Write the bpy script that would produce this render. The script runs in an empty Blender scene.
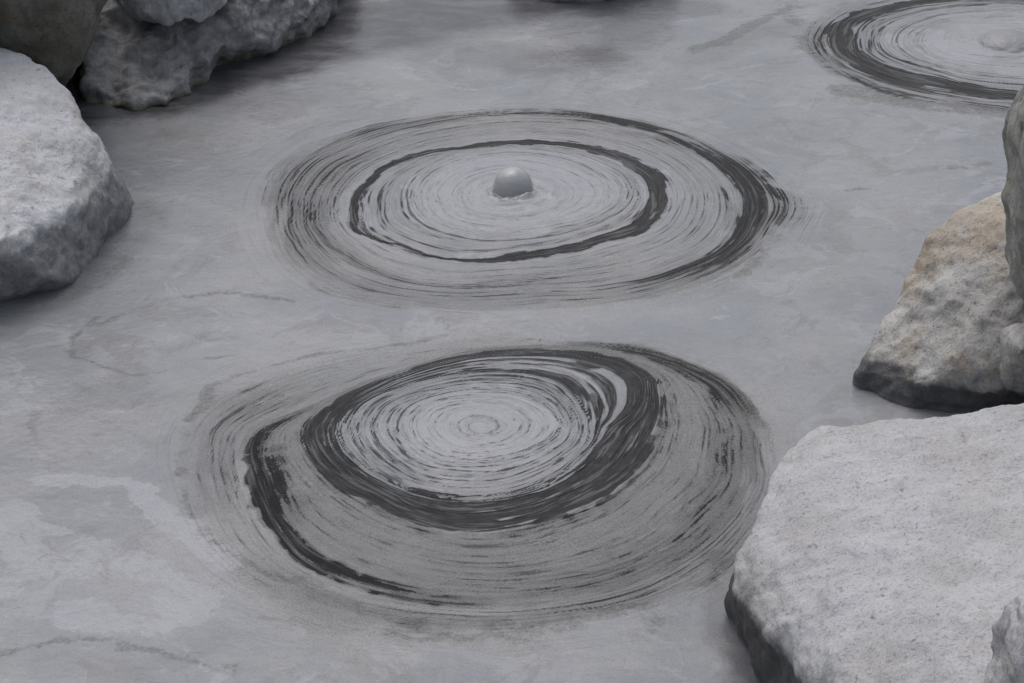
import bpy, bmesh, math, random
import numpy as np
from mathutils import Vector, noise as mn

sc = bpy.context.scene
COL = sc.collection
R = math.radians

# ------------------------------------------------------------------ camera
CAM_H, PITCH, HFOV = 2.5, R(27.0), R(24.0)
FPX = 512.0 / math.tan(HFOV / 2)
cam_d = bpy.data.cameras.new('camera')
cam_d.angle = HFOV
cam_d.sensor_fit = 'HORIZONTAL'
cam_d.clip_start, cam_d.clip_end = 0.05, 2000
cam = bpy.data.objects.new('camera', cam_d)
COL.objects.link(cam)
cam.location = (0, 0, CAM_H)
cam.rotation_euler = (R(90) - PITCH, 0, 0)
sc.camera = cam

def P(px, py, z=0.0):
    """world point at height z that the surveyed image point stands for"""
    a, b = (px - 512.0) / FPX, (py - 341.5) / FPX
    cp, sp = math.cos(PITCH), math.sin(PITCH)
    dx, dy, dz = a, cp - b * sp, -sp - b * cp
    s = (z - CAM_H) / dz
    return Vector((dx * s, dy * s, z))

# ------------------------------------------------------------------ numpy noise
def _h(ix, iy, seed):
    n = (ix.astype(np.int64) * 374761393 + iy.astype(np.int64) * 668265263 + seed * 974634777) & 0x7fffffff
    n = ((n ^ (n >> 13)) * 1274126177) & 0x7fffffff
    n = n ^ (n >> 16)
    return (n & 0xffff) / 65535.0

def vnoise(x, y, seed=0):
    ix, iy = np.floor(x), np.floor(y)
    fx, fy = x - ix, y - iy
    fx = fx * fx * fx * (fx * (fx * 6 - 15) + 10)
    fy = fy * fy * fy * (fy * (fy * 6 - 15) + 10)
    a, b = _h(ix, iy, seed), _h(ix + 1, iy, seed)
    c, d = _h(ix, iy + 1, seed), _h(ix + 1, iy + 1, seed)
    return (a + (b - a) * fx) * (1 - fy) + (c + (d - c) * fx) * fy

def fbm(x, y, seed=0, o=4):
    s, a, t = 0, 1.0, 0
    for k in range(o):
        s = s + a * vnoise(x * 2 ** k + 17.3 * k, y * 2 ** k - 9.1 * k, seed + k)
        t += a
        a *= 0.55
    return s / t            # 0..1

def sst(a, b, x):
    t = np.clip((x - a) / (b - a), 0, 1)
    return t * t * (3 - 2 * t)

# ------------------------------------------------------------------ mud sheet grid
def axis(lo, hi, step, far_lo, far_hi):
    core = np.arange(lo, hi, step)
    up, x, s = [], hi, step
    while x < far_hi:
        up.append(x); s *= 1.12; x += s
    up.append(far_hi)
    dn, x, s = [], lo - step, step
    while x > far_lo:
        dn.append(x); s *= 1.12; x -= s
    dn.append(far_lo)
    return np.concatenate([np.array(dn[::-1]), core, np.array(up)])

gx = axis(-1.75, 1.75, 0.0030, -6.0, 6.0)
gy = axis(3.4, 7.55, 0.0031, 0.2, 11.5)
NX, NY = len(gx), len(gy)
X, Y = np.meshgrid(gx, gy)
X = X.ravel(); Y = Y.ravel()

# domain warp so that nothing is a clean ellipse
wx = (fbm(X * 5, Y * 5, 11) - .5) * 0.035 + (fbm(X * 22, Y * 18, 12, 3) - .5) * 0.014
wy = (fbm(X * 5, Y * 5, 21) - .5) * 0.05 + (fbm(X * 22, Y * 18, 22, 3) - .5) * 0.022

gwx = (fbm(X * 4, Y * 4, 14, 2) - .5) * 0.022
gwy = (fbm(X * 4, Y * 4, 24, 2) - .5) * 0.030
SPR = [
 dict(c=(508, 205), rings=[
  [(408,205),(415,180),(440,165),(480,155),(530,152),(580,160),(615,176),(628,198),(610,218),(570,234),(515,243),(465,240),(425,228)],
  [(362,212),(367,192),(390,173),(425,159),(470,151),(520,148),(570,152),(612,164),(636,182),(644,203),(632,222),(590,240),(520,256),(450,260),(395,249),(364,233)],
  [(350,213),(356,192),(380,172),(420,156),(470,146),(520,142),(575,146),(625,157),(655,174),(668,195),(667,212),(645,232),(600,247),(520,263),(460,264),(400,253),(360,236),(351,223)],
  [(300,205),(315,175),(360,150),(430,128),(510,118),(600,122),(660,137),(700,156),(728,180),(738,205),(732,235),(700,262),(640,280),(540,290),(450,293),(380,284),(330,262),(305,235)],
  [(262,215),(275,168),(330,137),(400,119),(480,110),(560,110),(640,120),(700,138),(750,164),(775,190),(783,205),(775,226),(745,260),(700,285),(640,302),(560,312),(470,315),(390,308),(320,290),(280,262),(265,238)]]),
 dict(c=(482, 436), rings=[
  [(412,432),(425,413),(455,404),(500,402),(540,412),(558,430),(540,450),(505,462),(460,463),(425,451)],
  [(345,430),(360,408),(400,390),(450,378),(510,374),(560,385),(585,410),(594,434),(575,462),(540,485),(490,500),(430,495),(380,478),(352,455)],
  [(334,430),(348,410),(378,392),(410,378),(450,366),(500,358),(560,358),(610,366),(640,382),(640,405),(612,430),(596,448),(570,478),(530,497),(480,505),(420,496),(375,480),(345,458)],
  [(302,430),(312,416),(345,394),(395,375),(450,358),(500,352),(560,352),(620,360),(655,377),(662,405),(655,440),(625,482),(580,511),(520,528),(460,533),(410,522),(370,501),(330,479),(309,455)],
  [(248,445),(252,428),(300,410),(340,393),(400,372),(455,353),(520,347),(600,349),(655,360),(705,383),(742,416),(755,450),(748,490),(720,530),(660,572),(580,600),(497,607),(420,601),(350,585),(300,563),(278,535),(262,505),(252,475)],
  [(165,450),(190,402),(250,371),(330,350),(430,341),(560,341),(660,349),(730,374),(770,415),(782,460),(768,530),(725,580),(645,617),(540,632),(440,636),(340,622),(260,592),(200,548),(172,500)]]),
 dict(c=(990, 44), rings=[
  [(905,46),(930,28),(980,20),(1050,22),(1100,44),(1080,66),(1020,76),(960,70),(920,60)],
  [(878,44),(890,28),(925,15),(980,9),(1060,11),(1120,32),(1135,54),(1100,80),(1050,88),(1000,85),(940,74),(895,60)],
  [(858,42),(868,24),(900,12),(940,5),(1000,1),(1070,4),(1130,26),(1146,52),(1118,84),(1060,96),(1010,92),(940,79),(890,70),(864,56)],
  [(827,38),(842,20),(870,10),(920,1),(980,-4),(1070,-2),(1138,20),(1160,50),(1130,90),(1065,106),(1010,101),(950,91),(890,82),(852,68),(833,52)],
  [(790,34),(815,5),(880,-12),(980,-20),(1100,-14),(1190,20),(1210,60),(1160,112),(1065,130),(990,121),(900,108),(838,82),(800,58)]]),
]
for s in SPR:
    c = P(*s['c']); s['C'] = c
    th = np.arctan2(Y + wy - c.y, X + wx - c.x)
    rr = np.hypot(X + wx - c.x, Y + wy - c.y)
    s['th'], s['rr'] = th, rr
    rad, means, curves = [], [], []
    tg = np.linspace(-np.pi, np.pi, 721)
    for ring in s['rings']:
        pts = [P(a, b) for a, b in ring]
        ta = np.array([math.atan2(p.y - c.y, p.x - c.x) for p in pts])
        ra = np.array([math.hypot(p.y - c.y, p.x - c.x) for p in pts])
        o = np.argsort(ta); ta, ra = ta[o], ra[o]
        ta = np.concatenate([ta - 2 * np.pi, ta, ta + 2 * np.pi]); ra = np.concatenate([ra, ra, ra])
        g = np.interp(tg, ta, ra)
        k = np.ones(17) / 17
        gg = np.concatenate([g[-41:-1], g, g[1:41]])
        gg = np.convolve(gg, k, 'same')[40:-40]
        rad.append(np.interp(th, tg, gg)); means.append(gg.mean()); curves.append(gg)
    t = np.zeros_like(rr); rho = np.zeros_like(rr)
    prev, pm = np.zeros_like(rr), 0.0
    for k, (ra, m) in enumerate(zip(rad, means)):
        f = np.clip((rr - prev) / np.maximum(ra - prev, 1e-4), 0, 1)
        t += f; rho += f * (m - pm)
        prev, pm = ra, m
    t += np.clip((rr - prev) / 0.35, 0, None); rho += np.clip(rr - prev, 0, None)
    s['t'] = t
    # the drawn-out lines follow smooth curves: only a broad, gentle warp
    th2 = np.arctan2(Y + gwy - c.y, X + gwx - c.x); r2 = np.hypot(X + gwx - c.x, Y + gwy - c.y)
    rho2, prev, pm = np.zeros_like(rr), np.zeros_like(rr), 0.0
    for gg, m in zip(curves, means):
        ra = np.interp(th2, tg, gg)
        rho2 += np.clip((r2 - prev) / np.maximum(ra - prev, 1e-4), 0, 1) * (m - pm)
        prev, pm = ra, m
    rho2 += np.clip(r2 - prev, 0, None)
    s['rho'], s['th2'] = rho2, th2

def ang(s, deg, width):
    """1 near compass direction deg (0 = right, 90 = far side), fading over width"""
    d = np.abs((np.degrees(s['th']) - deg + 180) % 360 - 180)
    return 1 - sst(width * .4, width, d)

def band(t, a, b, e=.08, e2=None):
    e2 = e if e2 is None else e2
    return sst(a - e, a + e, t) * (1 - sst(b - e2, b + e2, t))

dk = np.full_like(X, 0.10)      # how much dark film lies on the mud
gr = np.zeros_like(X)           # granular brown-grey skin
wisp = np.zeros_like(X)        # thin brownish scum lines
pale = np.zeros_like(X)         # pale, freshly risen mud
amb = np.ones_like(X)
flow = np.zeros((len(X), 3))
n1 = fbm(X * 9, Y * 9, 31); n2 = fbm(X * 30, Y * 24, 41, 3)

_tt = np.stack([s['t'] - len(s['rings']) for s in SPR])
near = np.argmin(_tt, axis=0)
_ts = np.sort(_tt, axis=0)
seam = (1 - sst(.15, .6, _ts[1] - _ts[0])) * sst(-.5, -.1, _ts[0])
for k, s in enumerate(SPR):
    m = near == k
    flow[m, 0] = np.cos(s['th2'][m]); flow[m, 1] = np.sin(s['th2'][m]); flow[m, 2] = s['rho'][m] + 3.1 * k

def rag(s, f1, f2, seed):
    """ragged value along the ring, for torn edges"""
    return fbm(np.cos(s['th']) * f1 + 5, np.sin(s['th']) * f1 + s['rho'] * f2, seed, 4) - .5

# spring with the bubble
s = SPR[0]; t = s['t']; rg = rag(s, 5, 6, 51); rl = rag(s, 3, 30, 52)
inn = 1 - sst(4.9, 5.4, t)
amb = np.minimum(amb, sst(4.9, 5.5, t))
d = .07 * band(t, .15, 1.0, .2) + .17 * band(t, .9, 2.05, .25)
d += .10 * ang(s, -150, 60) * band(t, 1.1, 2) 
d += (.90 - .12 * ang(s, -100, 50)) * band(t + rg * .25, 2.12, 2.95, .20, .12)
d += .14 * band(t, 3.05, 5.0, .1)
d += (.17 * ang(s, 178, 50) + .02 * ang(s, 110, 60) + .02 * ang(s, -120, 60)) * band(t + rl, 3.45, 4.6, .35)
d += .06 * ang(s, -80, 90) * band(t + rl, 3.75, 4.75, .3)
d += (.30 + .75 * (n2 - .35)) * ang(s, 38, 48) * band(t + rl * .8, 3.95, 4.75, .22)
d += .48 * ang(s, -12, 55) * band(t + rl * .5, 4.02, 4.55, .16)
d += .45 * ang(s, 6, 26) * band(t + rg, 4.6, 5.05, .15)
d += .20 * ang(s, 90, 60) * band(t + rl, 4.2, 4.7, .2)
dk = dk * (1 - inn) + inn * d
pale += inn * (.75 * (1 - sst(.6, 1.8, t)) + .35 * band(t, 1.6, 2.2) + .30 * ang(s, -10, 70) * band(t, 3, 4.2))
gr += inn * (.35 * band(t, 3.2, 5, .3) + .35 * ang(s, -30, 60) * band(t, 4.5, 5.2))

# near spring
s = SPR[1]; t = s['t']; rg = rag(s, 6, 5, 61); rl = rag(s, 3, 26, 62)
inn = 1 - sst(5.3, 6.5, t)
amb = np.minimum(amb, sst(5.6, 6.6, t))
d = .09 * band(t, .12, .95, .1) + .22 * band(t, 1.0, 2.02, .25, .08) + .12 * ang(s, 60, 60) * band(t, 1.5, 2.2)
d += .44 * ang(s, 45, 45) * band(t, 2.0, 3.0, .1) + (1 - ang(s, 45, 45)) * .46 * band(t + rg * .2, 2.05, 3.05, .12)
d += .78 * (1 - .35 * ang(s, 120, 40)) * band(t + rg * .22, 3.02, 3.97, .30, .14)
d += .16 * band(t, 3.98, 5.0, .06, .1)
saw = np.abs(((np.degrees(s['th']) * .11 + rg * 2) % 1) - .5) * .22
d += .72 * ang(s, 192, 36) * band(t + saw + rl * .4, 4.64, 5.05, .22, .05)
d += .70 * ang(s, 232, 34) * band(t + saw * .4 + rg * .1, 4.84, 5.02, .06, .03)
d += .55 * ang(s, 262, 12) * band(t + rg * .1, 4.92, 5.0, .05, .03)
d += .16 * ang(s, -35, 60) * band(t + rl, 4.6, 5.1, .2)
d += .12 * band(t, 5.0, 6.0, .05, .3)
d += .46 * ang(s, 36, 34) * band(t + rg * .8, 5.0, 5.9, .18, .3)
wisp_extra = ang(s, 34, 30) * band(t + rg * .5, 5.1, 5.8, .3, .3) * .62 * inn
d += .08 * ang(s, 180, 50) * band(t + rl, 5.2, 5.9, .2)
d += .16 * ang(s, -70, 60) * band(t + rl, 5.2, 5.9, .3)
dk = dk * (1 - inn) + inn * d
gr += inn * (.95 * band(t, 4.0, 5.02, .08) + .5 * band(t, 5.0, 6.1, .1, .4) + .3 * ang(s, 30, 40) * band(t, 5, 6.2, .1, .3))
pale += inn * (.85 * (1 - sst(.8, 2.4, t)) + .3 * band(t, 2, 3))

# far spring
s = SPR[2]; t = s['t']; rg = rag(s, 6, 5, 71); rl = rag(s, 3, 22, 72)
inn = 1 - sst(4.6, 5.3, t)
amb = np.minimum(amb, sst(4.2, 4.8, t))
d = .04 + .13 * band(t, .8, 2.0, .2) + .30 * band(t, 2.0, 3.0, .1) + .88 * band(t + rg * .3, 3.12, 4.0, .2, .10)
d += (.36 + rl * .8) * band(t, 4.0, 4.85, .1, .3) * (1 - .6 * ang(s, 120, 60))
dk = dk * (1 - inn) + inn * d
pale += inn * .6 * (1 - sst(1.2, 2.4, t))

wisp += wisp_extra
# every spring is drawn out into long thin arcs; dark ones and pale ones, in (angle, radius) space
NTH, DR = 2400, .0007
def arcs(seed, n, r0, r1, wid, lng, wave, spiral, bias=1.0, smin=0.):
    rs_ = np.random.RandomState(seed)
    NRR = int(.95 / DR); Rm = np.zeros((NRR, NTH), np.float32)
    com = [(k_, rs_.uniform(0, 6.28), rs_.uniform(-1, 1) / k_ ** .8) for k_ in range(1, 9)]
    for i in range(n):
        rr0 = r0 + (r1 - r0) * rs_.rand() ** bias
        L = int(np.clip(rs_.lognormal(math.log(lng), .7), .12, 6.2) / 6.2832 * NTH)
        st = rs_.randint(NTH); u = np.arange(L); th_ = (st + u) / NTH * 6.2832
        own = sum(np.sin(k_ * th_ + rs_.uniform(0, 6.28)) * rs_.uniform(.2, 1) / k_ for k_ in (2, 3, 5, 9))
        r_ = rr0 + wave * .9 * sum(a_ * np.sin(k_ * th_ + p_ + rr0 * 9) for k_, p_, a_ in com) * .5 + wave * .45 * own
        r_ = r_ + spiral * rs_.uniform(-.3, 1.2) * (u / NTH - L / NTH / 2)
        tp = np.clip(np.minimum(u, L - 1 - u) / max(1., min(L * .3, 160)), 0, 1) ** .6
        mod = .86 + .22 * np.sin(th_ * rs_.uniform(3, 9) + rs_.uniform(0, 6.28)) * np.sin(th_ * rs_.uniform(11, 23) + rs_.uniform(0, 6.28))
        w_ = wid * 1.0 * rs_.lognormal(0, .45) * (.45 + .55 * tp) * (.8 + .4 * np.sin(th_ * rs_.uniform(4, 14) + rs_.uniform(0, 6.28)) ** 2)
        sv = (smin + (1 - smin) * rs_.rand() ** .85) * tp * mod
        w_ = np.maximum(w_, .0021)
        kk = int(w_.max() * 2 / DR) + 2
        rows = np.round(r_ / DR).astype(int)[None, :] + np.arange(-kk, kk + 1)[:, None]
        val = np.exp(-((rows * DR - r_[None, :]) / w_[None, :]) ** 2) * sv[None, :]
        ok = (rows >= 0) & (rows < NRR)
        cols = np.broadcast_to(((st + u) % NTH)[None, :], rows.shape)
        a_, b_ = rows[ok], cols[ok]
        Rm[a_, b_] = np.maximum(Rm[a_, b_], val[ok])
    return Rm
def sample(Rm, s, m):
    fr = np.clip(s['rho'][m] / DR, 0, Rm.shape[0] - 2); fc = ((s['th2'][m] + 2 * np.pi) / 6.2832 * NTH) % NTH
    i, j = fr.astype(int), fc.astype(int); a, b = fr - i, fc - j
    j2 = (j + 1) % NTH; j = j % NTH
    return (Rm[i, j] * (1 - b) + Rm[i, j2] * b) * (1 - a) + (Rm[i + 1, j] * (1 - b) + Rm[i + 1, j2] * b) * a
LD = np.zeros_like(X); LL = np.zeros_like(X)
for k, (s, ne) in enumerate(zip(SPR, (820, 900, 700))):
    m = near == k
    D1 = arcs(100 + k, ne, .015, .88, .0019, 1.7, .006, .030)
    D2 = arcs(200 + k, ne, .02, .88, .0030, .45, .008, .045)
    W1 = arcs(300 + k, ne, .05, .88, .0017, .55, .007, .045, smin=.2)
    LD[m] = np.maximum(sample(D1, s, m), .9 * sample(D2, s, m)); LL[m] = sample(W1, s, m)

# wisps and torn lines drifting between the springs
def stroke(pts, w, v, target='wisp', seed=0, rough=1.0):
    q = [P(a, b) for a, b in pts]
    x0, x1 = min(p.x for p in q) - w * 4, max(p.x for p in q) + w * 4
    y0, y1 = min(p.y for p in q) - w * 6, max(p.y for p in q) + w * 6
    idx = np.nonzero((X > x0) & (X < x1) & (Y > y0) & (Y < y1))[0]
    x, y = X[idx] + wx[idx] * .9 * rough, Y[idx] + wy[idx] * .9 * rough
    w = w * .62; best = np.full(len(idx), 9.)
    for a, b in zip(q[:-1], q[1:]):
        ab = (b.x - a.x, b.y - a.y); L = ab[0] ** 2 + ab[1] ** 2
        u = np.clip(((x - a.x) * ab[0] + (y - a.y) * ab[1]) / L, 0, 1)
        best = np.minimum(best, np.hypot(x - a.x - u * ab[0], y - a.y - u * ab[1]))
    m = np.exp(-(best / w) ** 2) * np.clip(.35 + 1.3 * (fbm(x * 7, y * 7, 91 + seed) - .15), 0, 1.3)
    arr = {'dk': dk, 'gr': gr, 'pale': pale, 'wisp': wisp}[target]
    arr[idx] += m * v

S = stroke
S([(95,318),(70,340),(75,355),(100,365),(135,374),(165,370),(200,358),(240,352)], .018, .34, seed=1)
S([(95,326),(120,315),(165,296),(225,290),(290,300)], .022, .38, seed=2)
S([(150,300),(230,290),(285,296)], .06, .16, seed=3)
S([(190,420),(210,385),(250,370),(320,352),(400,343),(450,336)], .020, .42, seed=4)
S([(180,470),(190,430),(215,390)], .035, .30, seed=5)
S([(265,345),(330,330),(420,328)], .04, .12, seed=6)
S([(183,470),(185,500),(200,530),(240,555),(280,580)], .022, .34, seed=7)
S([(255,400),(300,378),(350,362),(420,350)], .012, .34, seed=8)
S([(250,612),(330,625),(420,640),(520,640)], .03, .22, seed=9)
S([(400,625),(470,645),(540,640),(600,620)], .05, .22, seed=10)
S([(600,615),(650,608),(700,585),(730,560)], .016, .34, seed=11)
S([(620,350),(680,362),(730,385),(760,415),(775,450)], .035, .30, seed=12)
S([(530,575),(600,570),(660,552),(705,530)], .008, .40, seed=13)
S([(430,560),(520,563),(610,552),(690,520)], .007, .26, seed=14)
S([(848,192),(860,190),(876,192)], .016, .5, seed=15)
S([(878,200),(880,215),(886,225)], .010, .22, seed=16)
S([(940,170),(975,168),(1000,160)], .03, .34, seed=17)
S([(960,200),(985,185),(1000,180)], .014, .30, seed=18)
S([(790,55),(800,40),(830,60),(870,90),(940,105),(1000,112)], .05, .26, seed=19)
S([(700,45),(730,35),(760,20),(790,5)], .035, .42, seed=20)
S([(660,50),(700,45),(740,42)], .022, .25, seed=21)
S([(540,80),(620,82),(700,92)], .020, .15, seed=22)
S([(0,655),(60,640),(110,640),(180,655),(240,668)], .035, .34, seed=23)
S([(0,625),(60,618),(140,622)], .02, .18, seed=24)
S([(0,670),(60,660),(120,650)], .02, .20, seed=25)
S([(18,420),(28,440),(32,465)], .010, .30, seed=26)
S([(290,128),(330,122),(375,118)], .02, .24, seed=27)
S([(265,150),(275,160),(300,152),(320,140)], .012, .26, seed=28)
S([(820,195),(870,230),(930,250)], .02, .12, seed=29)
S([(205,395),(225,408),(250,412)], .02, .15, seed=30)
S([(285,325),(370,332),(470,325),(560,330)], .03, .16, seed=31)
S([(0,405),(30,385),(50,350)], .012, .12, seed=32)
# brown-grey skin
G = [((100,390),(250,400),.12,.35),((40,500),(110,520),.04,.4),((330,100),(520,60),.12,.3),((540,58),(590,60),.09,.8),
     ((250,570),(360,640),.09,.5),((20,440),(150,520),.05,.5),((800,250),(900,330),.15,.2),((700,110),(820,130),.10,.2),
     ((300,620),(480,640),.06,.4),((640,600),(720,640),.06,.3),((60,330),(250,330),.08,-.1),((200,130),(290,210),.12,.15)]
G += [((350,10),(500,35),.16,.7),((440,45),(600,62),.07,.6),((700,50),(790,25),.07,.7),((840,95),(1000,112),.07,.8),((760,70),(840,30),.06,.5),
      ((250,560),(340,620),.07,.7),((640,350),(790,440),.09,.5),((400,640),(540,650),.06,.6),((130,120),(260,100),.12,.5),((60,400),(140,420),.10,.4)]
for i, (a, b, w, v) in enumerate(G):
    S([a, b], w, v, 'gr', 40 + i, 2.0)
for i, (a, b, w, v) in enumerate([((0,600),(170,610),.16,.75),((40,478),(150,485),.04,1.3),((150,500),(230,560),.07,1.0),((0,520),(60,560),.12,1.1),((60,540),(210,590),.10,1.1),((190,490),(170,470),.0,.0),
     ((440,665),(480,665),.04,.6),((560,680),(700,660),.06,.5),((60,340),(230,330),.10,.35),((0,350),(30,400),.09,.4),
     ((150,210),(230,240),.15,.3),((590,90),(700,70),.12,.3),((260,610),(330,680),.08,.3),((650,310),(800,330),.15,.35),((380,70),(560,90),.10,.3)]):
    if w: S([a, b], w, v, 'pale', 60 + i, 2.0)
amb = np.maximum(amb, seam); dk *= 1 - .7 * seam
dk += amb * (.04 + (n1 - .5) * .30 + (fbm(X * 2.2, Y * 3.4, 97) - .5) * .30)
gr = np.clip(gr + (fbm(X * 3, Y * 3.6, 98) - .5) * .7 * (.4 + amb * .6) + (n2 - .5) * .3, 0, 1)
pale = np.clip(pale + (fbm(X * 2.6, Y * 3, 99) - .5) * .55 + (n2 - .5) * .2, 0, 1)

# wet: thin slurry by the rocks, with their dark reflection painted in
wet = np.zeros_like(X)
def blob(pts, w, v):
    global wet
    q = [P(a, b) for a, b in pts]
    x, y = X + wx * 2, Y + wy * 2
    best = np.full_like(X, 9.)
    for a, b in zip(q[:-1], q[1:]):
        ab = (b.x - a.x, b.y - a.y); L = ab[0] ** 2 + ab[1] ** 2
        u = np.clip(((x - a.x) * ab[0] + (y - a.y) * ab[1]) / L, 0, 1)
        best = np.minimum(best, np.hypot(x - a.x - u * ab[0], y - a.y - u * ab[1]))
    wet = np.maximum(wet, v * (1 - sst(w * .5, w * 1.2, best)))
blob([(90,110),(160,104),(235,78),(300,58),(345,20),(500,-5)], .13, 1.0)  # painted reflection of the ledge and far rocks, part damp tone
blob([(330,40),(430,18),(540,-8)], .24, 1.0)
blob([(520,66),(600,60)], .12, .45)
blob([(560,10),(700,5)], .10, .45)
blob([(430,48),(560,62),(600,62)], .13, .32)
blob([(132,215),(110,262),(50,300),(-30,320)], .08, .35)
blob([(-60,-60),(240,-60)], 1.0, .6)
S([(330,30),(420,12),(500,20)], .05, .35, seed=70)
S([(690,52),(740,32),(800,8)], .05, .35, seed=71)
S([(840,90),(920,106),(1000,114)], .075, .62, seed=72)
S([(795,20),(805,45),(835,72)], .06, .5, seed=73)
S([(700,300),(740,275),(775,235)], .045, .35, seed=74)
S([(285,575),(400,618),(520,628),(640,612)], .05, .30, seed=75)
S([(740,565),(700,600),(640,640)], .05, .28, seed=76)
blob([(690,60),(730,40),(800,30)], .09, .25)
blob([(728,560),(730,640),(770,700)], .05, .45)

# relief of the mud
Z = (fbm(X * 1.5, Y * 1.5, 5) - .5) * .010 + (n1 - .5) * .0035
for s, h in zip(SPR, (.018, .022, .02)):
    u = s['rho'] / max(s['rho'][s['t'] < 3.0].max(), .01)
    Z += h * np.exp(-(u * 1.1) ** 2)
    fi = 1 - sst(3.5, 5.0, s['t'])
    Z += fi * (.0003 * np.sin(s['rho'] * 150 + 6 * n1) + .0009 * (fbm(np.cos(s['th']) * 4 + 3, np.sin(s['th']) * 4 + s['rho'] * 60, 7, 3) - .5))
BUB = P(513, 189.5, .02)
db = np.hypot(X - BUB.x, Y - BUB.y)
Z += .012 * np.exp(-((db - .060) / .013) ** 2) * np.clip(2.4 * n2 - .5, 0, 2) + .006 * np.exp(-((db - .10) / .02) ** 2) * np.clip(3 * n1 - 1, 0, 2) - .003 * np.exp(-(db / .05) ** 4)
zb = .0

def grid_obj(name, mask, parent=None):
    """one mesh from the faces of the shared grid that mask selects"""
    f = np.nonzero(mask)[0]
    fi, fj = f // (NX - 1), f % (NX - 1)
    v0 = fi * NX + fj
    quads = np.stack([v0, v0 + 1, v0 + NX + 1, v0 + NX], 1)
    used, inv = np.unique(quads, return_inverse=True)
    inv = inv.reshape(-1).astype(np.int32)
    me = bpy.data.meshes.new(name)
    me.vertices.add(len(used)); me.loops.add(len(inv)); me.polygons.add(len(f))
    me.vertices.foreach_set('co', np.stack([X[used], Y[used], Z[used]], 1).astype(np.float32).ravel())
    me.loops.foreach_set('vertex_index', inv)
    me.polygons.foreach_set('loop_start', (np.arange(len(f)) * 4).astype(np.int32))
    me.update(calc_edges=True)
    me.polygons.foreach_set('use_smooth', np.ones(len(f), bool))
    a = me.attributes.new('flow', 'FLOAT_VECTOR', 'POINT')
    a.data.foreach_set('vector', flow[used].astype(np.float32).ravel())
    a = me.attributes.new('film', 'FLOAT_VECTOR', 'POINT')
    a.data.foreach_set('vector', np.stack([dk[used], gr[used], pale[used]], 1).astype(np.float32).ravel())
    a = me.attributes.new('drawn', 'FLOAT_VECTOR', 'POINT')
    a.data.foreach_set('vector', np.stack([LD[used], LL[used], LL[used] * 0], 1).astype(np.float32).ravel())
    a = me.attributes.new('calm', 'FLOAT_VECTOR', 'POINT')
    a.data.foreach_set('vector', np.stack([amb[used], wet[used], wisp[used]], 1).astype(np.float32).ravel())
    me.normals_split_custom_set_from_vertices(NRM[used].tolist())
    me.materials.append(MUD)
    o = bpy.data.objects.new(name, me); COL.objects.link(o)
    if parent:
        o.parent = parent
        o.matrix_parent_inverse = parent.matrix_basis.inverted()
    return o

Zg = Z.reshape(NY, NX)
gzy, gzx = np.gradient(Zg, gy, gx)
NRM = np.stack([-gzx.ravel(), -gzy.ravel(), np.ones(NX * NY)], 1)
NRM /= np.linalg.norm(NRM, axis=1, keepdims=True)

# ------------------------------------------------------------------ material helpers
class NT:
    def __init__(self, name):
        self.m = bpy.data.materials.new(name); self.m.use_nodes = True
        self.t = self.m.node_tree; self.t.nodes.clear()
        self.out = self.n('ShaderNodeOutputMaterial'); self.b = self.n('ShaderNodeBsdfPrincipled')
        self.t.links.new(self.b.outputs[0], self.out.inputs[0])
    def n(self, ty, **kw):
        n = self.t.nodes.new(ty)
        for k, v in kw.items(): setattr(n, k, v)
        return n
    def put(self, sock, v):
        if hasattr(v, 'is_output'): self.t.links.new(v, sock)
        else: sock.default_value = v
    def math(self, op, a, b=None, c=None, clamp=False):
        n = self.n('ShaderNodeMath', operation=op, use_clamp=clamp)
        for i, v in enumerate((a, b, c)):
            if v is not None: self.put(n.inputs[i], v)
        return n.outputs[0]
    def vm(self, op, a, b):
        n = self.n('ShaderNodeVectorMath', operation=op)
        self.put(n.inputs[0], a); self.put(n.inputs[1], b)
        return n.outputs[0]
    def noise(self, vec, scale=1, detail=4, rough=.55, dist=0, col=False):
        n = self.n('ShaderNodeTexNoise')
        self.put(n.inputs['Vector'], vec); n.inputs['Scale'].default_value = scale
        n.inputs['Detail'].default_value = detail; n.inputs['Roughness'].default_value = rough
        n.inputs['Distortion'].default_value = dist
        return n.outputs[1 if col else 0]
    def ss(self, v, a, b, lo=0., hi=1.):
        n = self.n('ShaderNodeMapRange', interpolation_type='SMOOTHSTEP')
        self.put(n.inputs[0], v)
        for i, q in enumerate((a, b, lo, hi)): self.put(n.inputs[i + 1], q)
        return n.outputs[0]
    def mix(self, f, a, b):
        n = self.n('ShaderNodeMix', data_type='RGBA')
        self.put(n.inputs[0], f); self.put(n.inputs[6], a); self.put(n.inputs[7], b)
        return n.outputs[2]
    def bump(self, h, dist, strength=1., normal=None):
        n = self.n('ShaderNodeBump'); n.inputs['Strength'].default_value = strength
        n.inputs['Distance'].default_value = dist
        self.put(n.inputs['Height'], h)
        if normal is not None: self.put(n.inputs['Normal'], normal)
        return n.outputs[0]

def c4(r, g, b): return (r, g, b, 1)

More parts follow.
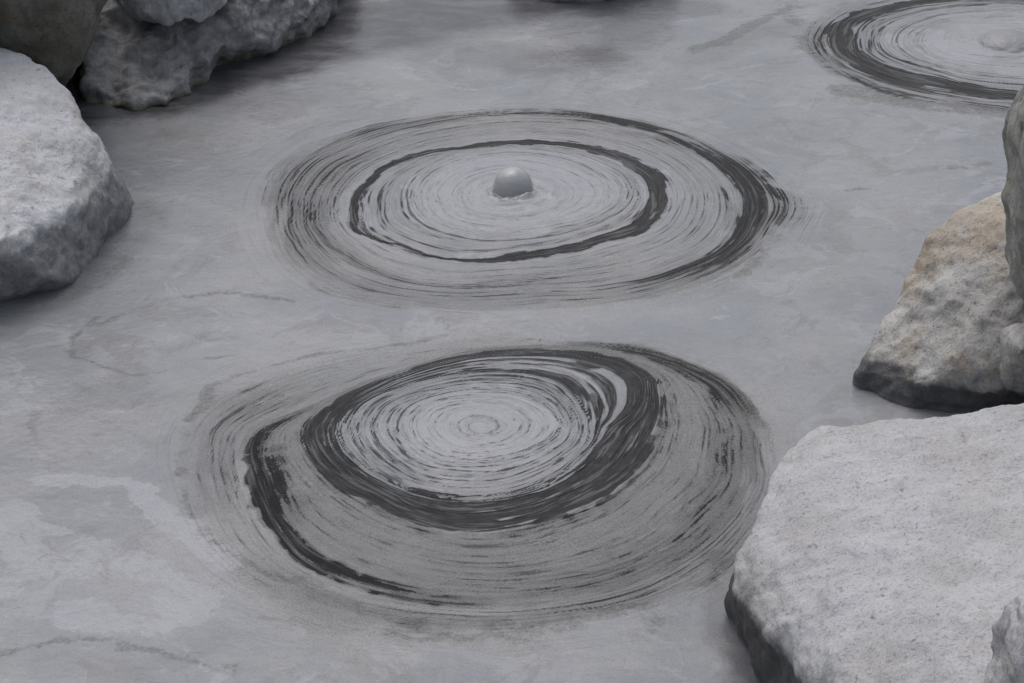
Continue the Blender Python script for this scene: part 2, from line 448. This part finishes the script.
def mud_material():
    k = NT('grey_mud')
    pos = k.n('ShaderNodeNewGeometry').outputs['Position']
    A = lambda nm: k.n('ShaderNodeAttribute', attribute_name=nm).outputs['Vector']
    def sep(v):
        n = k.n('ShaderNodeSeparateXYZ'); k.put(n.inputs[0], v); return n.outputs
    film = sep(A('film')); calm = sep(A('calm')); fl = A('flow')
    d, g, p = film; am, wet_refl_amt = calm[0], calm[1]
    wob = k.noise(pos, 4, 1, .4); wob2 = k.noise(pos, 24, 1, .5)
    w = k.math('MULTIPLY_ADD', wob2, .0010, k.math('MULTIPLY', wob, .022))
    cw = k.n('ShaderNodeCombineXYZ'); k.put(cw.inputs[2], w)
    f2 = k.vm('ADD', fl, cw.outputs[0])
    nf = k.noise(k.vm('MULTIPLY', f2, (2.2, 2.2, 125)), 1, 3, .6)
    ng = k.noise(k.vm('MULTIPLY', f2, (9, 9, 120)), 1, 2, .6)      # short broken flecks
    pa = k.vm('ADD', pos, k.vm('MULTIPLY', k.noise(pos, 6, 3, .5, 0, True), (.10, .10, 0)))
    na = k.noise(k.vm('MULTIPLY', pa, (16, 60, 1)), 1, 5, .68)
    ns = k.noise(pos, 240, 3, .7)
    dr = sep(A('drawn')); ld, ll = dr[0], dr[1]
    ng2 = k.math('SUBTRACT', ng, .5); nf2 = k.math('SUBTRACT', nf, .5)
    na2 = k.math('MULTIPLY_ADD', k.math('SUBTRACT', na, .5), 1.4, 0.)
    inv = k.math('SUBTRACT', 1., am)
    tex = k.math('MULTIPLY_ADD', k.math('MULTIPLY', ng2, k.math('MULTIPLY_ADD', g, 1.3, .25)), 1., k.math('MULTIPLY', nf2, .75))
    tex = k.math('MULTIPLY_ADD', k.math('SUBTRACT', ns, .5), k.math('MULTIPLY_ADD', g, 1.3, .22), tex)
    ex = k.math('MULTIPLY_ADD', ld, k.math('MULTIPLY_ADD', g, -.12, .86), k.math('MULTIPLY_ADD', tex, .62, k.math('MULTIPLY_ADD', ll, -.36, d)))
    ex = k.math('SUBTRACT', ex, .68)
    exa = k.math('ADD', k.math('SUBTRACT', d, .62), na2)
    x = k.math('ADD', k.math('MULTIPLY', ex, inv), k.math('MULTIPLY', exa, am))
    n = k.math('MULTIPLY', k.math('MULTIPLY_ADD', ld, -.5, k.math('MULTIPLY_ADD', ll, .5, tex)), k.math('MULTIPLY', inv, k.ss(d, .03, .3)))
    lines = k.math('MULTIPLY', k.ss(x, -.02, .17), k.ss(d, .04, .30, .22, 1.))
    lines = k.math('MULTIPLY', lines, k.math('MULTIPLY_ADD', k.ss(ll, .35, .85), -.62, 1.))
    soft = k.ss(x, -.45, .10)
    # colours
    patch = k.noise(pos, 6.5, 8, .66, 1.0)
    pm = k.ss(k.math('MULTIPLY_ADD', p, .50, patch), .735, .765)
    base = k.mix(k.ss(k.noise(pos, 2.5, 4, .6), .35, .65), c4(.208, .221, .246), c4(.272, .276, .292))
    base = k.mix(k.math('MULTIPLY', g, .75), base, c4(.228, .226, .222))
    base = k.mix(k.math('MULTIPLY', pm, .62), base, c4(.330, .338, .375))
    base = k.mix(k.math('MULTIPLY', p, .35), base, c4(.335, .340, .365))
    base = k.mix(k.math('MULTIPLY', k.ss(ns, .46, .66), k.math('MULTIPLY_ADD', g, .55, .30)), base, c4(.13, .13, .13))
    base = k.mix(k.math('MULTIPLY', k.ss(k.noise(pos, 90, 4, .7), .60, .70), .30), base, c4(.34, .34, .36))
    base = k.mix(k.math('MULTIPLY', k.math('MULTIPLY', k.ss(ll, .45, .9), inv), k.ss(d, .10, .3, 0., .55)), base, c4(.36, .365, .38))
    base = k.mix(k.math('MULTIPLY', soft, .42), base, c4(.095, .095, .095))
    wn = 0
    wx_ = k.math('MULTIPLY_ADD', calm[2], 1.35, k.math('MULTIPLY', k.math('SUBTRACT', k.noise(pa, 30, 8, .78), .5), 1.7))
    wa = k.math('MULTIPLY', k.ss(wx_, .22, .50), k.ss(calm[2], .02, .30))
    wa = k.math('MULTIPLY', wa, k.ss(k.noise(pos, 95, 5, .8), .40, .60, .30, 1.))
    base = k.mix(k.math('MULTIPLY', wa, .85), base, c4(.085, .085, .083))
    torn = k.noise(pa, 3.4, 10, .70, 1.3)
    calmf = k.math('MULTIPLY_ADD', am, .8, .2)
    base = k.mix(k.math('MULTIPLY', k.ss(torn, .535, .585), k.math('MULTIPLY', calmf, .42)), base, c4(.168, .166, .166))
    torn2 = k.noise(k.vm('ADD', pa, (7.3, 2.1, 0)), 4.6, 10, .70, 1.6)
    base = k.mix(k.math('MULTIPLY', k.ss(torn2, .56, .60), k.math('MULTIPLY', calmf, .40)), base, c4(.330, .338, .368))
    vein = k.ss(k.math('ABSOLUTE', k.math('SUBTRACT', k.noise(pa, 5.2, 7, .62, 1.5), .5)), .0, .012, 1., 0.)
    base = k.mix(k.math('MULTIPLY', vein, k.math('MULTIPLY', k.ss(torn, .44, .60), k.math('MULTIPLY', calmf, .45))), base, c4(.12, .12, .12))
    sk = k.noise(k.vm('MULTIPLY', pa, (26, 44, 1)), 1, 9, .80)
    base = k.mix(k.ss(sk, .50, .66, 0., .24), base, c4(.115, .113, .112))
    base = k.mix(k.ss(sk, .46, .34, 0., .16), base, c4(.36, .365, .39))
    film_c = k.mix(k.ss(ng, .45, .66), c4(.009, .009, .010), c4(.026, .026, .027))
    film_c = k.mix(k.math('MULTIPLY', k.ss(nf, .53, .62), .80), film_c, c4(.105, .105, .108))
    col = k.mix(k.math('MULTIPLY', lines, .95), base, film_c)
    wet_refl_mix = k.math('MULTIPLY', wet_refl_amt, k.ss(k.noise(k.vm('MULTIPLY', pa, (6, 14, 1)), 1, 6, .65), .25, .62, .55, 1.0))
    col = k.mix(k.math('MULTIPLY', wet_refl_mix, .92), col, c4(.050, .049, .055))  # slurry tone and painted rock reflection darken the mud
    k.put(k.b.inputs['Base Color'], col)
    k.put(k.b.inputs['Roughness'], k.math('MULTIPLY_ADD', lines, .14, k.math('MULTIPLY_ADD', wet_refl_mix, -.08, .30)))
    k.put(k.b.inputs['Specular IOR Level'], k.math('MULTIPLY_ADD', lines, -.32, .50))
    h = k.math('ADD', k.math('MULTIPLY', lines, -1.), k.math('MULTIPLY', n, 1.))
    h = k.math('MULTIPLY_ADD', k.noise(pos, 60, 4, .6), .22, h)
    k.put(k.b.inputs['Normal'], k.bump(h, .009, .75))
    return k.m
MUD = mud_material()

def bubble_material():
    k = NT('smooth_wet_mud')
    pos = k.n('ShaderNodeNewGeometry').outputs['Position']
    k.put(k.b.inputs['Base Color'], k.mix(k.noise(pos, 30, 4), c4(.33, .335, .355), c4(.38, .385, .40)))
    k.b.inputs['Roughness'].default_value = .27
    k.b.inputs['Specular IOR Level'].default_value = .5
    k.put(k.b.inputs['Normal'], k.bump(k.noise(pos, 60, 3), .001, .3))
    return k.m

def rock_material(name, light, dark, stain, stain_amt=.3, mudline=.10, mudvar=.06, mudcol=(.10, .10, .108), wetz=.03,
                  dust=(.55, .56, .60), dust_amt=0., speck=.3, yellow=0., grain=1., bumpd=.010, streak=1., pits=.4):
    k = NT(name)
    geo = k.n('ShaderNodeNewGeometry')
    pos = geo.outputs['Position']
    sp = k.n('ShaderNodeSeparateXYZ'); k.put(sp.inputs[0], pos); z = sp.outputs[2]
    nz = k.n('ShaderNodeSeparateXYZ'); k.put(nz.inputs[0], geo.outputs['Normal']); nz = nz.outputs[2]
    pv = k.vm('MULTIPLY', pos, (1, 1, streak))
    big = k.noise(pv, 9, 6, .65, .4); mid = k.noise(pv, 38, 6, .7, .3); fine = k.noise(pos, 170, 5, .75)
    col = k.mix(k.ss(big, .38, .62), c4(*dark), c4(*light))
    col = k.mix(k.math('MULTIPLY', k.ss(mid, .48, .68), .5), col, c4(*dark))
    col = k.mix(k.math('MULTIPLY', k.ss(k.noise(pv, 14, 5, .7, 1.0), .50, .64), stain_amt), col, c4(*stain))
    if dust_amt:
        up = k.ss(k.math('MULTIPLY_ADD', big, .5, nz), .55, 1.05)
        col = k.mix(k.math('MULTIPLY', up, dust_amt), col, c4(*dust))
        st2 = k.math('MULTIPLY', k.ss(k.math('MULTIPLY_ADD', mid, .5, k.noise(pos, 4, 3, .6)), .72, .90), stain_amt)
        col = k.mix(st2, col, c4(*stain))
    col = k.mix(k.math('MULTIPLY', k.ss(fine, .50, .66), speck), col, c4(*[v * .3 for v in dark]))
    pit = k.ss(k.noise(pos, 75, 5, .75, .5), .60, .72)
    col = k.mix(k.math('MULTIPLY', pit, pits), col, c4(*[v * .30 for v in dark]))
    # mud splashed up from the pool
    zl = k.math('MULTIPLY_ADD', k.math('SUBTRACT', k.noise(pos, 11, 6, .7), .5), mudvar * 3.2, mudline)
    ml = k.ss(k.math('SUBTRACT', z, zl), -.012, .012, 1., 0.)
    mc = k.mix(k.ss(k.noise(pos, 26, 6, .7, .5), .38, .64), c4(*[v * .72 for v in mudcol]), c4(*[v * 1.22 for v in mudcol]))
    col = k.mix(k.math('MULTIPLY', ml, .92), col, mc)
    wl = k.ss(k.math('MULTIPLY_ADD', k.noise(pos, 16, 4), .03, z), wetz, wetz + .025, 1., 0.)
    if yellow:
        col = k.mix(k.math('MULTIPLY', wl, yellow), col, c4(.24, .235, .15))
    else:
        col = k.mix(k.math('MULTIPLY', wl, .6), col, c4(.22, .22, .23))
    k.put(k.b.inputs['Base Color'], col)
    k.put(k.b.inputs['Roughness'], k.math('MULTIPLY_ADD', ml, -.25, .9))
    k.b.inputs['Specular IOR Level'].default_value = .3
    h = k.math('MULTIPLY_ADD', fine, .35 * grain, k.math('MULTIPLY_ADD', mid, 1.0, k.math('MULTIPLY', pit, -.35)))
    k.put(k.b.inputs['Normal'], k.bump(h, bumpd, .9))
    return k.m

# ------------------------------------------------------------------ rocks
def rock(name, label, hulls, mat, voxel=.008, smooth=6, amps=((.22, .020), (.07, .008), (.022, .0035)), ridge=.5, seed=0,
         category='boulder', crack=0., group=None):
    bm = bmesh.new()
    for pts in hulls:
        vs = [bm.verts.new(P(*p)) if not isinstance(p, Vector) else bm.verts.new(p) for p in pts]
        r = bmesh.ops.convex_hull(bm, input=vs)
        junk = [v for v in vs if not v.link_faces]
        if junk: bmesh.ops.delete(bm, geom=junk, context='VERTS')
    me = bpy.data.meshes.new(name + '_hull'); bm.to_mesh(me); bm.free()
    tmp = bpy.data.objects.new('tmp', me); COL.objects.link(tmp)
    m = tmp.modifiers.new('r', 'REMESH'); m.mode = 'VOXEL'; m.voxel_size = voxel
    m = tmp.modifiers.new('s', 'SMOOTH'); m.factor = .8; m.iterations = smooth
    dg = bpy.context.evaluated_depsgraph_get(); dg.update()
    out = bpy.data.meshes.new_from_object(tmp.evaluated_get(dg))
    bpy.data.objects.remove(tmp); bpy.data.meshes.remove(me)
    n = len(out.vertices)
    co = np.empty(n * 3, np.float32); out.vertices.foreach_get('co', co); co = co.reshape(-1, 3)
    no = np.empty(n * 3, np.float32); out.vertices.foreach_get('normal', no); no = no.reshape(-1, 3)
    off = Vector((seed * 7.3, seed * 3.1, seed * 1.7))
    d = np.zeros(n, np.float32)
    c0, c1 = co.min(0), co.max(0)
    for i in range(n):
        p = Vector(co[i]); s = 0.
        for L, a in amps:
            q = p / L + off
            v = mn.fractal(q, .8, 2.1, 3)
            s += a * v * 1.0
            if ridge: s -= a * ridge * 1.6 * max(0., .35 - abs(mn.noise(q * .8 + off))) 
        if crack:
            v = mn.voronoi((p + Vector((0, 0, .04)) * mn.noise(p * 9)) / .17 + off)[0]
            s -= crack * max(0., 1 - (v[1] - v[0]) * 7)
        d[i] = s
    co = co + no * d[:, None]
    base = Vector(((c0[0] + c1[0]) / 2, (c0[1] + c1[1]) / 2, 0.))
    co -= np.array(base, np.float32)
    out.vertices.foreach_set('co', co.ravel())
    out.polygons.foreach_set('use_smooth', np.ones(len(out.polygons), bool))
    out.update(); out.name = name
    out.materials.clear(); out.materials.append(mat)
    o = bpy.data.objects.new(name, out); o.location = base; COL.objects.link(o)
    o['label'] = label; o['category'] = category
    if group: o['group'] = group
    return o

white = dict(light=(.63, .64, .67), dark=(.51, .515, .535))
M_left = rock_material('white_crusted_stone', stain=(.42, .37, .27), stain_amt=.22, mudline=.145, mudvar=.035, dust_amt=.55, speck=.30, wetz=.015, mudcol=(.25, .255, .27), dust=(.64, .65, .69), **white)
M_flat = rock_material('pale_dusty_stone', light=(.46, .465, .485), dark=(.32, .325, .34), stain=(.30, .255, .20), stain_amt=.24, mudline=.165, mudvar=.028,
                       dust_amt=.6, dust=(.54, .545, .575), speck=.45, mudcol=(.055, .055, .057), wetz=.01, pits=.28, bumpd=.008)
M_brown = rock_material('weathered_brown_stone', light=(.21, .205, .185), dark=(.11, .105, .09), stain=(.18, .14, .07), stain_amt=.4, mudline=-.5, speck=.5, streak=.5)
M_dark = rock_material('mud_coated_stone', light=(.30, .30, .315), dark=(.14, .14, .145), stain=(.15, .145, .12), stain_amt=.3, mudline=.16, mudvar=.07,
                       mudcol=(.29, .293, .305), wetz=.018, yellow=.75, speck=.3, bumpd=.010)
M_block = rock_material('pale_grey_stone', light=(.52, .53, .56), dark=(.36, .365, .385), stain=(.2, .2, .2), stain_amt=.2, mudline=-.5, dust_amt=.5, dust=(.52, .53, .56))
M_beige = rock_material('beige_ochre_stone', light=(.50, .49, .475), dark=(.31, .305, .30), stain=(.41, .31, .20), stain_amt=.48, mudline=.070, mudvar=.035,
                        dust_amt=.45, dust=(.58, .575, .56), speck=.5, mudcol=(.085, .088, .096), wetz=.012, pits=.5)
M_green = rock_material('grey_green_stone', light=(.40, .40, .385), dark=(.23, .23, .21), stain=(.20, .20, .13), stain_amt=.4, mudline=-.5, speck=.5, streak=.35)

rock('boulder', 'white crusted boulder with muddy grey lower band at the left edge of the pool',
     [[(-10,44,.36),(30,58,.36),(58,80,.33),(74,106,.29),(98,138,.22),(112,162,.15),(122,182,.08),
       (140,203,-.05),(137,228,-.05),(102,268,-.05),(52,300,-.05),(0,317,-.05),(-60,330,-.05),(132,206,.03),(60,284,.03),(-220,330,-.05),
       (108,170,.15),(70,208,.17),(0,240,.19),(-80,260,.2),(-240,240,.3),(-260,60,.42),(-100,30,.42),(-200,60,-.05),(40,110,-.05)]],
     M_left, .007, 8, ((.25, .016), (.08, .006), (.025, .0035)), seed=1)
rock('boulder', 'smooth brown grey boulder leaning behind the white one in the top left corner',
     [[(62,86,.13),(80,62,.26),(96,32,.36),(106,4,.42),(116,-40,.5),(40,-80,.7),(-120,-90,.8),(-200,-20,.6),(-180,80,.2),
       (-20,70,.25),(28,72,.18),(20,60,-.05),(80,20,-.05),(-150,30,-.05)]],
     M_brown, .009, 7, ((.3, .02), (.09, .007), (.025, .003)), seed=2, ridge=.3)
rock('boulder', 'dark mud coated ledge of rock with a yellowish waterline at the top left',
     [[(84,122,-.05),(130,114,-.05),(165,110,-.05),(200,98,-.05),(165,103,.012),(120,106,.012),(216,80,-.05),(235,60,-.05),(84,80,.06),(150,70,.075),(205,60,.08),
       (110,20,.18),(180,20,.18),(235,12,.17),(70,-40,.30),(240,-50,.3),(60,-80,-.05),(260,-70,-.05)],
      [(205,80,-.05),(240,65,-.05),(285,59,-.05),(318,40,-.05),(340,14,-.05),(362,-12,-.05),(215,50,.08),(280,40,.05),(312,20,.07),(326,0,.10),
       (225,0,.2),(290,-8,.18),(240,-40,.26),(350,-50,.16),(370,-50,-.05),(240,-70,-.05)]],
     M_dark, .007, 4, ((.19, .034), (.065, .015), (.022, .0030)), seed=3, ridge=.7)
rock('stone_block', 'pale grey block lying on top of the dark muddy ledge',
     [[(112,-4,.23),(126,14,.20),(148,24,.19),(168,28,.19),(200,21,.20),(228,4,.22),(240,-20,.24),(110,-40,.3),(240,-60,.3),(160,-30,.36),(120,-10,.3),(150,5,.26),(215,-8,.28),(170,10,.25)]],
     M_block, .007, 5, ((.15, .016), (.05, .008), (.02, .003)), seed=4, category='stone')
rock('boulder', 'low pale rock peeking in at the top edge above the bubbling spring',
     [[(490,1,-.05),(540,9,-.05),(600,9,-.05),(665,3,-.05),(700,-12,-.05),(515,-12,.02),(555,2,.0),(600,1,.004),(645,-8,.02),(600,-50,.2),(520,-60,.15),(680,-60,.15),(600,-70,-.05)]],
     M_block, .010, 5, seed=5)
rock('boulder', 'beige boulder with ochre patches and a dark damp foot on the right of the pool',
     [[(1010,186,.37),(1000,190,.36),(962,208,.33),(925,236,.28),(905,266,.22),(889,305,.15),(869,346,.08),(858,372,.04),(985,352,.15),(1000,385,.08),(930,385,.07),
       (850,396,-.05),(862,412,-.05),(890,424,-.05),(950,430,-.05),(1010,430,-.05),(960,300,.21),(1000,290,.25),(925,330,.14),(1060,210,.42),(1080,330,.22),(1080,300,-.05),(960,250,-.05)]],
     M_beige, .006, 6, ((.22, .020), (.08, .008), (.025, .003)), seed=6, ridge=.5, crack=.003)
rock('boulder', 'tall grey green boulder standing at the right edge over the beige one',
     [[(1001,128,.66),(1007,100,.73),(1030,68,.82),(1001,190,.52),(1003,250,.39),(1012,290,.32),(1026,330,.24),
       (1100,40,.95),(1220,60,.9),(1220,380,.0),(1060,360,.15),(1150,200,-.05),(1080,240,.0),(1060,160,.8),(1060,260,.55)]],
     M_green, .007, 6, ((.25, .018), (.08, .008), (.025, .003)), seed=7, ridge=.4)
rock('stone', 'small beige stone wedged under the tall grey green boulder',
     [[(994,352,.14),(1000,332,.20),(1014,322,.23),(1040,320,.24),(1000,400,.02),(998,380,.08),(1060,420,-.02),(1080,340,.2),(1020,350,.24),(1040,330,.0)]],
     M_beige, .006, 6, ((.12, .010), (.05, .006), (.02, .003)), seed=8, category='stone')
rock('boulder', 'large flat topped pale boulder with a dark undercut face in the bottom right',
     [[(812,432,.27),(790,450,.265),(768,474,.25),(762,498,.24),(744,532,.22),(731,566,.18),(729,592,.15),(752,612,.17),(790,628,.20),(806,662,.20),(836,700,.20),(880,770,.22),
       (1010,400,.37),(960,411,.355),(880,423,.32),(845,429,.30),(1100,385,.42),(1250,420,.45),(1250,900,.45),(1000,880,.30),
       (728,600,.03),(737,640,-.05),(762,690,-.05),(800,780,-.05),(900,900,-.05),(1200,900,-.05),(1200,480,-.05),(880,500,-.05),(800,520,-.05)]],
     M_flat, .006, 7, ((.30, .018), (.10, .008), (.03, .0030)), seed=9, ridge=.4)
rock('stone', 'rough pale stone resting on the flat boulder in the bottom right corner',
     [[(984,664,.36),(988,630,.42),(1003,604,.47),(1024,586,.50),(1080,560,.52),(1120,700,.5),(1000,740,.34),(980,700,.34),(1060,640,.6),(1100,620,.3),(1100,760,.3)]],
     M_flat, .005, 6, ((.12, .012), (.05, .007), (.02, .003)), seed=10, category='stone')

# ------------------------------------------------------------------ mud objects
fi_ = (np.arange(NY - 1)[:, None] * NX + np.arange(NX - 1)[None, :]).ravel()
def tf(s): return s['t'][fi_]
taken = np.zeros(len(fi_), bool)
spring_labels = ['mud spring of concentric rings with a round bubble at its centre',
                 'nearest mud spring with a wide black ring and ragged dark left edge',
                 'mud spring cut off by the top right corner of the picture']
lim = [(2.0, 3.0, 5.0), (3.0, 4.0, 5.02), (3.0, 4.0, 4.9)]
for s, lb, (a, b, c) in zip(SPR, spring_labels, lim):
    e = bpy.data.objects.new('mud_spring', None); COL.objects.link(e)
    e.location = s['C']; e.empty_display_size = .1
    e['label'] = lb; e['category'] = 'mud spring'; e['group'] = 'concentric mud springs in the pool'
    t = tf(s)
    grid_obj('pale_disc', t < a, e)
    grid_obj('dark_ring', (t >= a) & (t < b), e)
    grid_obj('outer_rings', (t >= b) & (t < c), e)
    taken |= t < c
mud = grid_obj('mud_pool', ~taken)
mud['kind'] = 'structure'

def dome(name, label, c, r, zs, seed, lump, mat, flare=0.):
    bm = bmesh.new()
    bmesh.ops.create_icosphere(bm, subdivisions=6, radius=1)
    for v in list(bm.verts):
        p = v.co.copy()
        n = mn.fractal(p * 1.6 + Vector((seed, 0, 0)), .8, 2, 4)
        k = 1 + lump * n
        rad = r * (1 + flare * max(0, .5 - p.z) ** 2)
        v.co = Vector((p.x * rad * k, p.y * rad * k, p.z * r * zs * k))
    cut = [v for v in bm.verts if v.co.z < -r * zs * .55]
    bmesh.ops.delete(bm, geom=cut, context='VERTS')
    me = bpy.data.meshes.new(name); bm.to_mesh(me); bm.free()
    for pl in me.polygons: pl.use_smooth = True
    me.materials.append(mat)
    o = bpy.data.objects.new(name, me); COL.objects.link(o); o.location = c
    o['label'] = label; o['category'] = 'bubble'
    return o
MB = bubble_material()
dome('mud_bubble', 'smooth round grey bubble swelling at the centre of the ringed mud spring', (BUB.x, BUB.y, .030), .050, 1.0, 3, .015, MB, .14)
MB2 = MB.copy(); MB2.name = 'settling_mud'
for n_ in MB2.node_tree.nodes:
    if n_.type == 'MIX': n_.inputs[6].default_value = c4(.22, .225, .24); n_.inputs[7].default_value = c4(.26, .265, .28)
    if n_.type == 'BSDF_PRINCIPLED': n_.inputs['Roughness'].default_value = .45
q = P(1006, 42, .02)
dome('mud_bubble', 'low collapsed bubble in the mud spring at the top right corner', (q.x, q.y, .014), .085, .42, 8, .05, MB2, .5)

# ------------------------------------------------------------------ ground beyond the pool
k = NT('gravel_bank'); pos = k.n('ShaderNodeNewGeometry').outputs['Position']
col = k.mix(k.noise(pos, 3, 6, .7), c4(.12, .115, .105), c4(.24, .235, .22))
k.put(k.b.inputs['Base Color'], k.mix(k.ss(k.noise(pos, 40, 4, .7), .5, .7), col, c4(.08, .08, .075)))
k.b.inputs['Roughness'].default_value = .95
k.put(k.b.inputs['Normal'], k.bump(k.noise(pos, 25, 6, .7), .03, .8))
rs = [0, 2, 4, 4.5, 5, 5.3, 5.6, 5.9, 6.3, 7, 8, 10, 14, 20, 40, 100, 400]
vs, fs = [], []
NA = 120
for r in rs:
    for a in range(NA):
        th = a / NA * 2 * math.pi
        rr = r * (1 + .05 * math.sin(3 * th) if 3 < r < 30 else 1)
        x, y = rr * math.cos(th), 5.6 + rr * math.sin(th)
        z = -.12 + .75 * min(1, max(0, (r - 4.2) / 2.2)) + (.06 * mn.noise(Vector((x, y, 0))) if r > 4.5 else 0)
        vs.append((x, y, z))
for i in range(len(rs) - 1):
    for a in range(NA):
        b = (a + 1) % NA
        fs.append((i * NA + a, (i + 1) * NA + a, (i + 1) * NA + b, i * NA + b))
me = bpy.data.meshes.new('ground'); me.from_pydata(vs, [], fs); me.update()
for pl in me.polygons: pl.use_smooth = True
me.materials.append(k.m)
g = bpy.data.objects.new('ground', me); COL.objects.link(g); g['kind'] = 'structure'

# ------------------------------------------------------------------ light: overcast
SUN_EL, SUN_AZ = R(68), R(-25)      # azimuth measured from +Y towards +X
w = bpy.data.worlds.new('World'); sc.world = w; w.use_nodes = True
nt = w.node_tree; nt.nodes.clear()
sky = nt.nodes.new('ShaderNodeTexSky'); sky.sky_type = 'NISHITA'; sky.sun_disc = False
sky.sun_elevation = SUN_EL; sky.sun_rotation = SUN_AZ
sky.air_density = 1.0; sky.dust_density = 5.0; sky.ozone_density = 1.0
bg = nt.nodes.new('ShaderNodeBackground'); bg.inputs[1].default_value = .14
wo = nt.nodes.new('ShaderNodeOutputWorld')
hs = nt.nodes.new('ShaderNodeHueSaturation'); hs.inputs['Saturation'].default_value = .40
nt.links.new(sky.outputs[0], hs.inputs['Color']); nt.links.new(hs.outputs[0], bg.inputs[0]); nt.links.new(bg.outputs[0], wo.inputs[0])
sd = bpy.data.lights.new('sun', 'SUN'); sd.energy = .6; sd.angle = R(70); sd.color = (1, .97, .93)
so = bpy.data.objects.new('sun', sd); COL.objects.link(so)
dv = Vector((math.sin(SUN_AZ) * math.cos(SUN_EL), math.cos(SUN_AZ) * math.cos(SUN_EL), math.sin(SUN_EL)))
so.rotation_euler = dv.to_track_quat('Z', 'Y').to_euler()
so.location = (0, 5, 6)

sc.render.engine = 'CYCLES'
sc.view_settings.view_transform = 'Standard'; sc.view_settings.look = 'None'
sc.view_settings.exposure = 0.0; sc.view_settings.gamma = 1
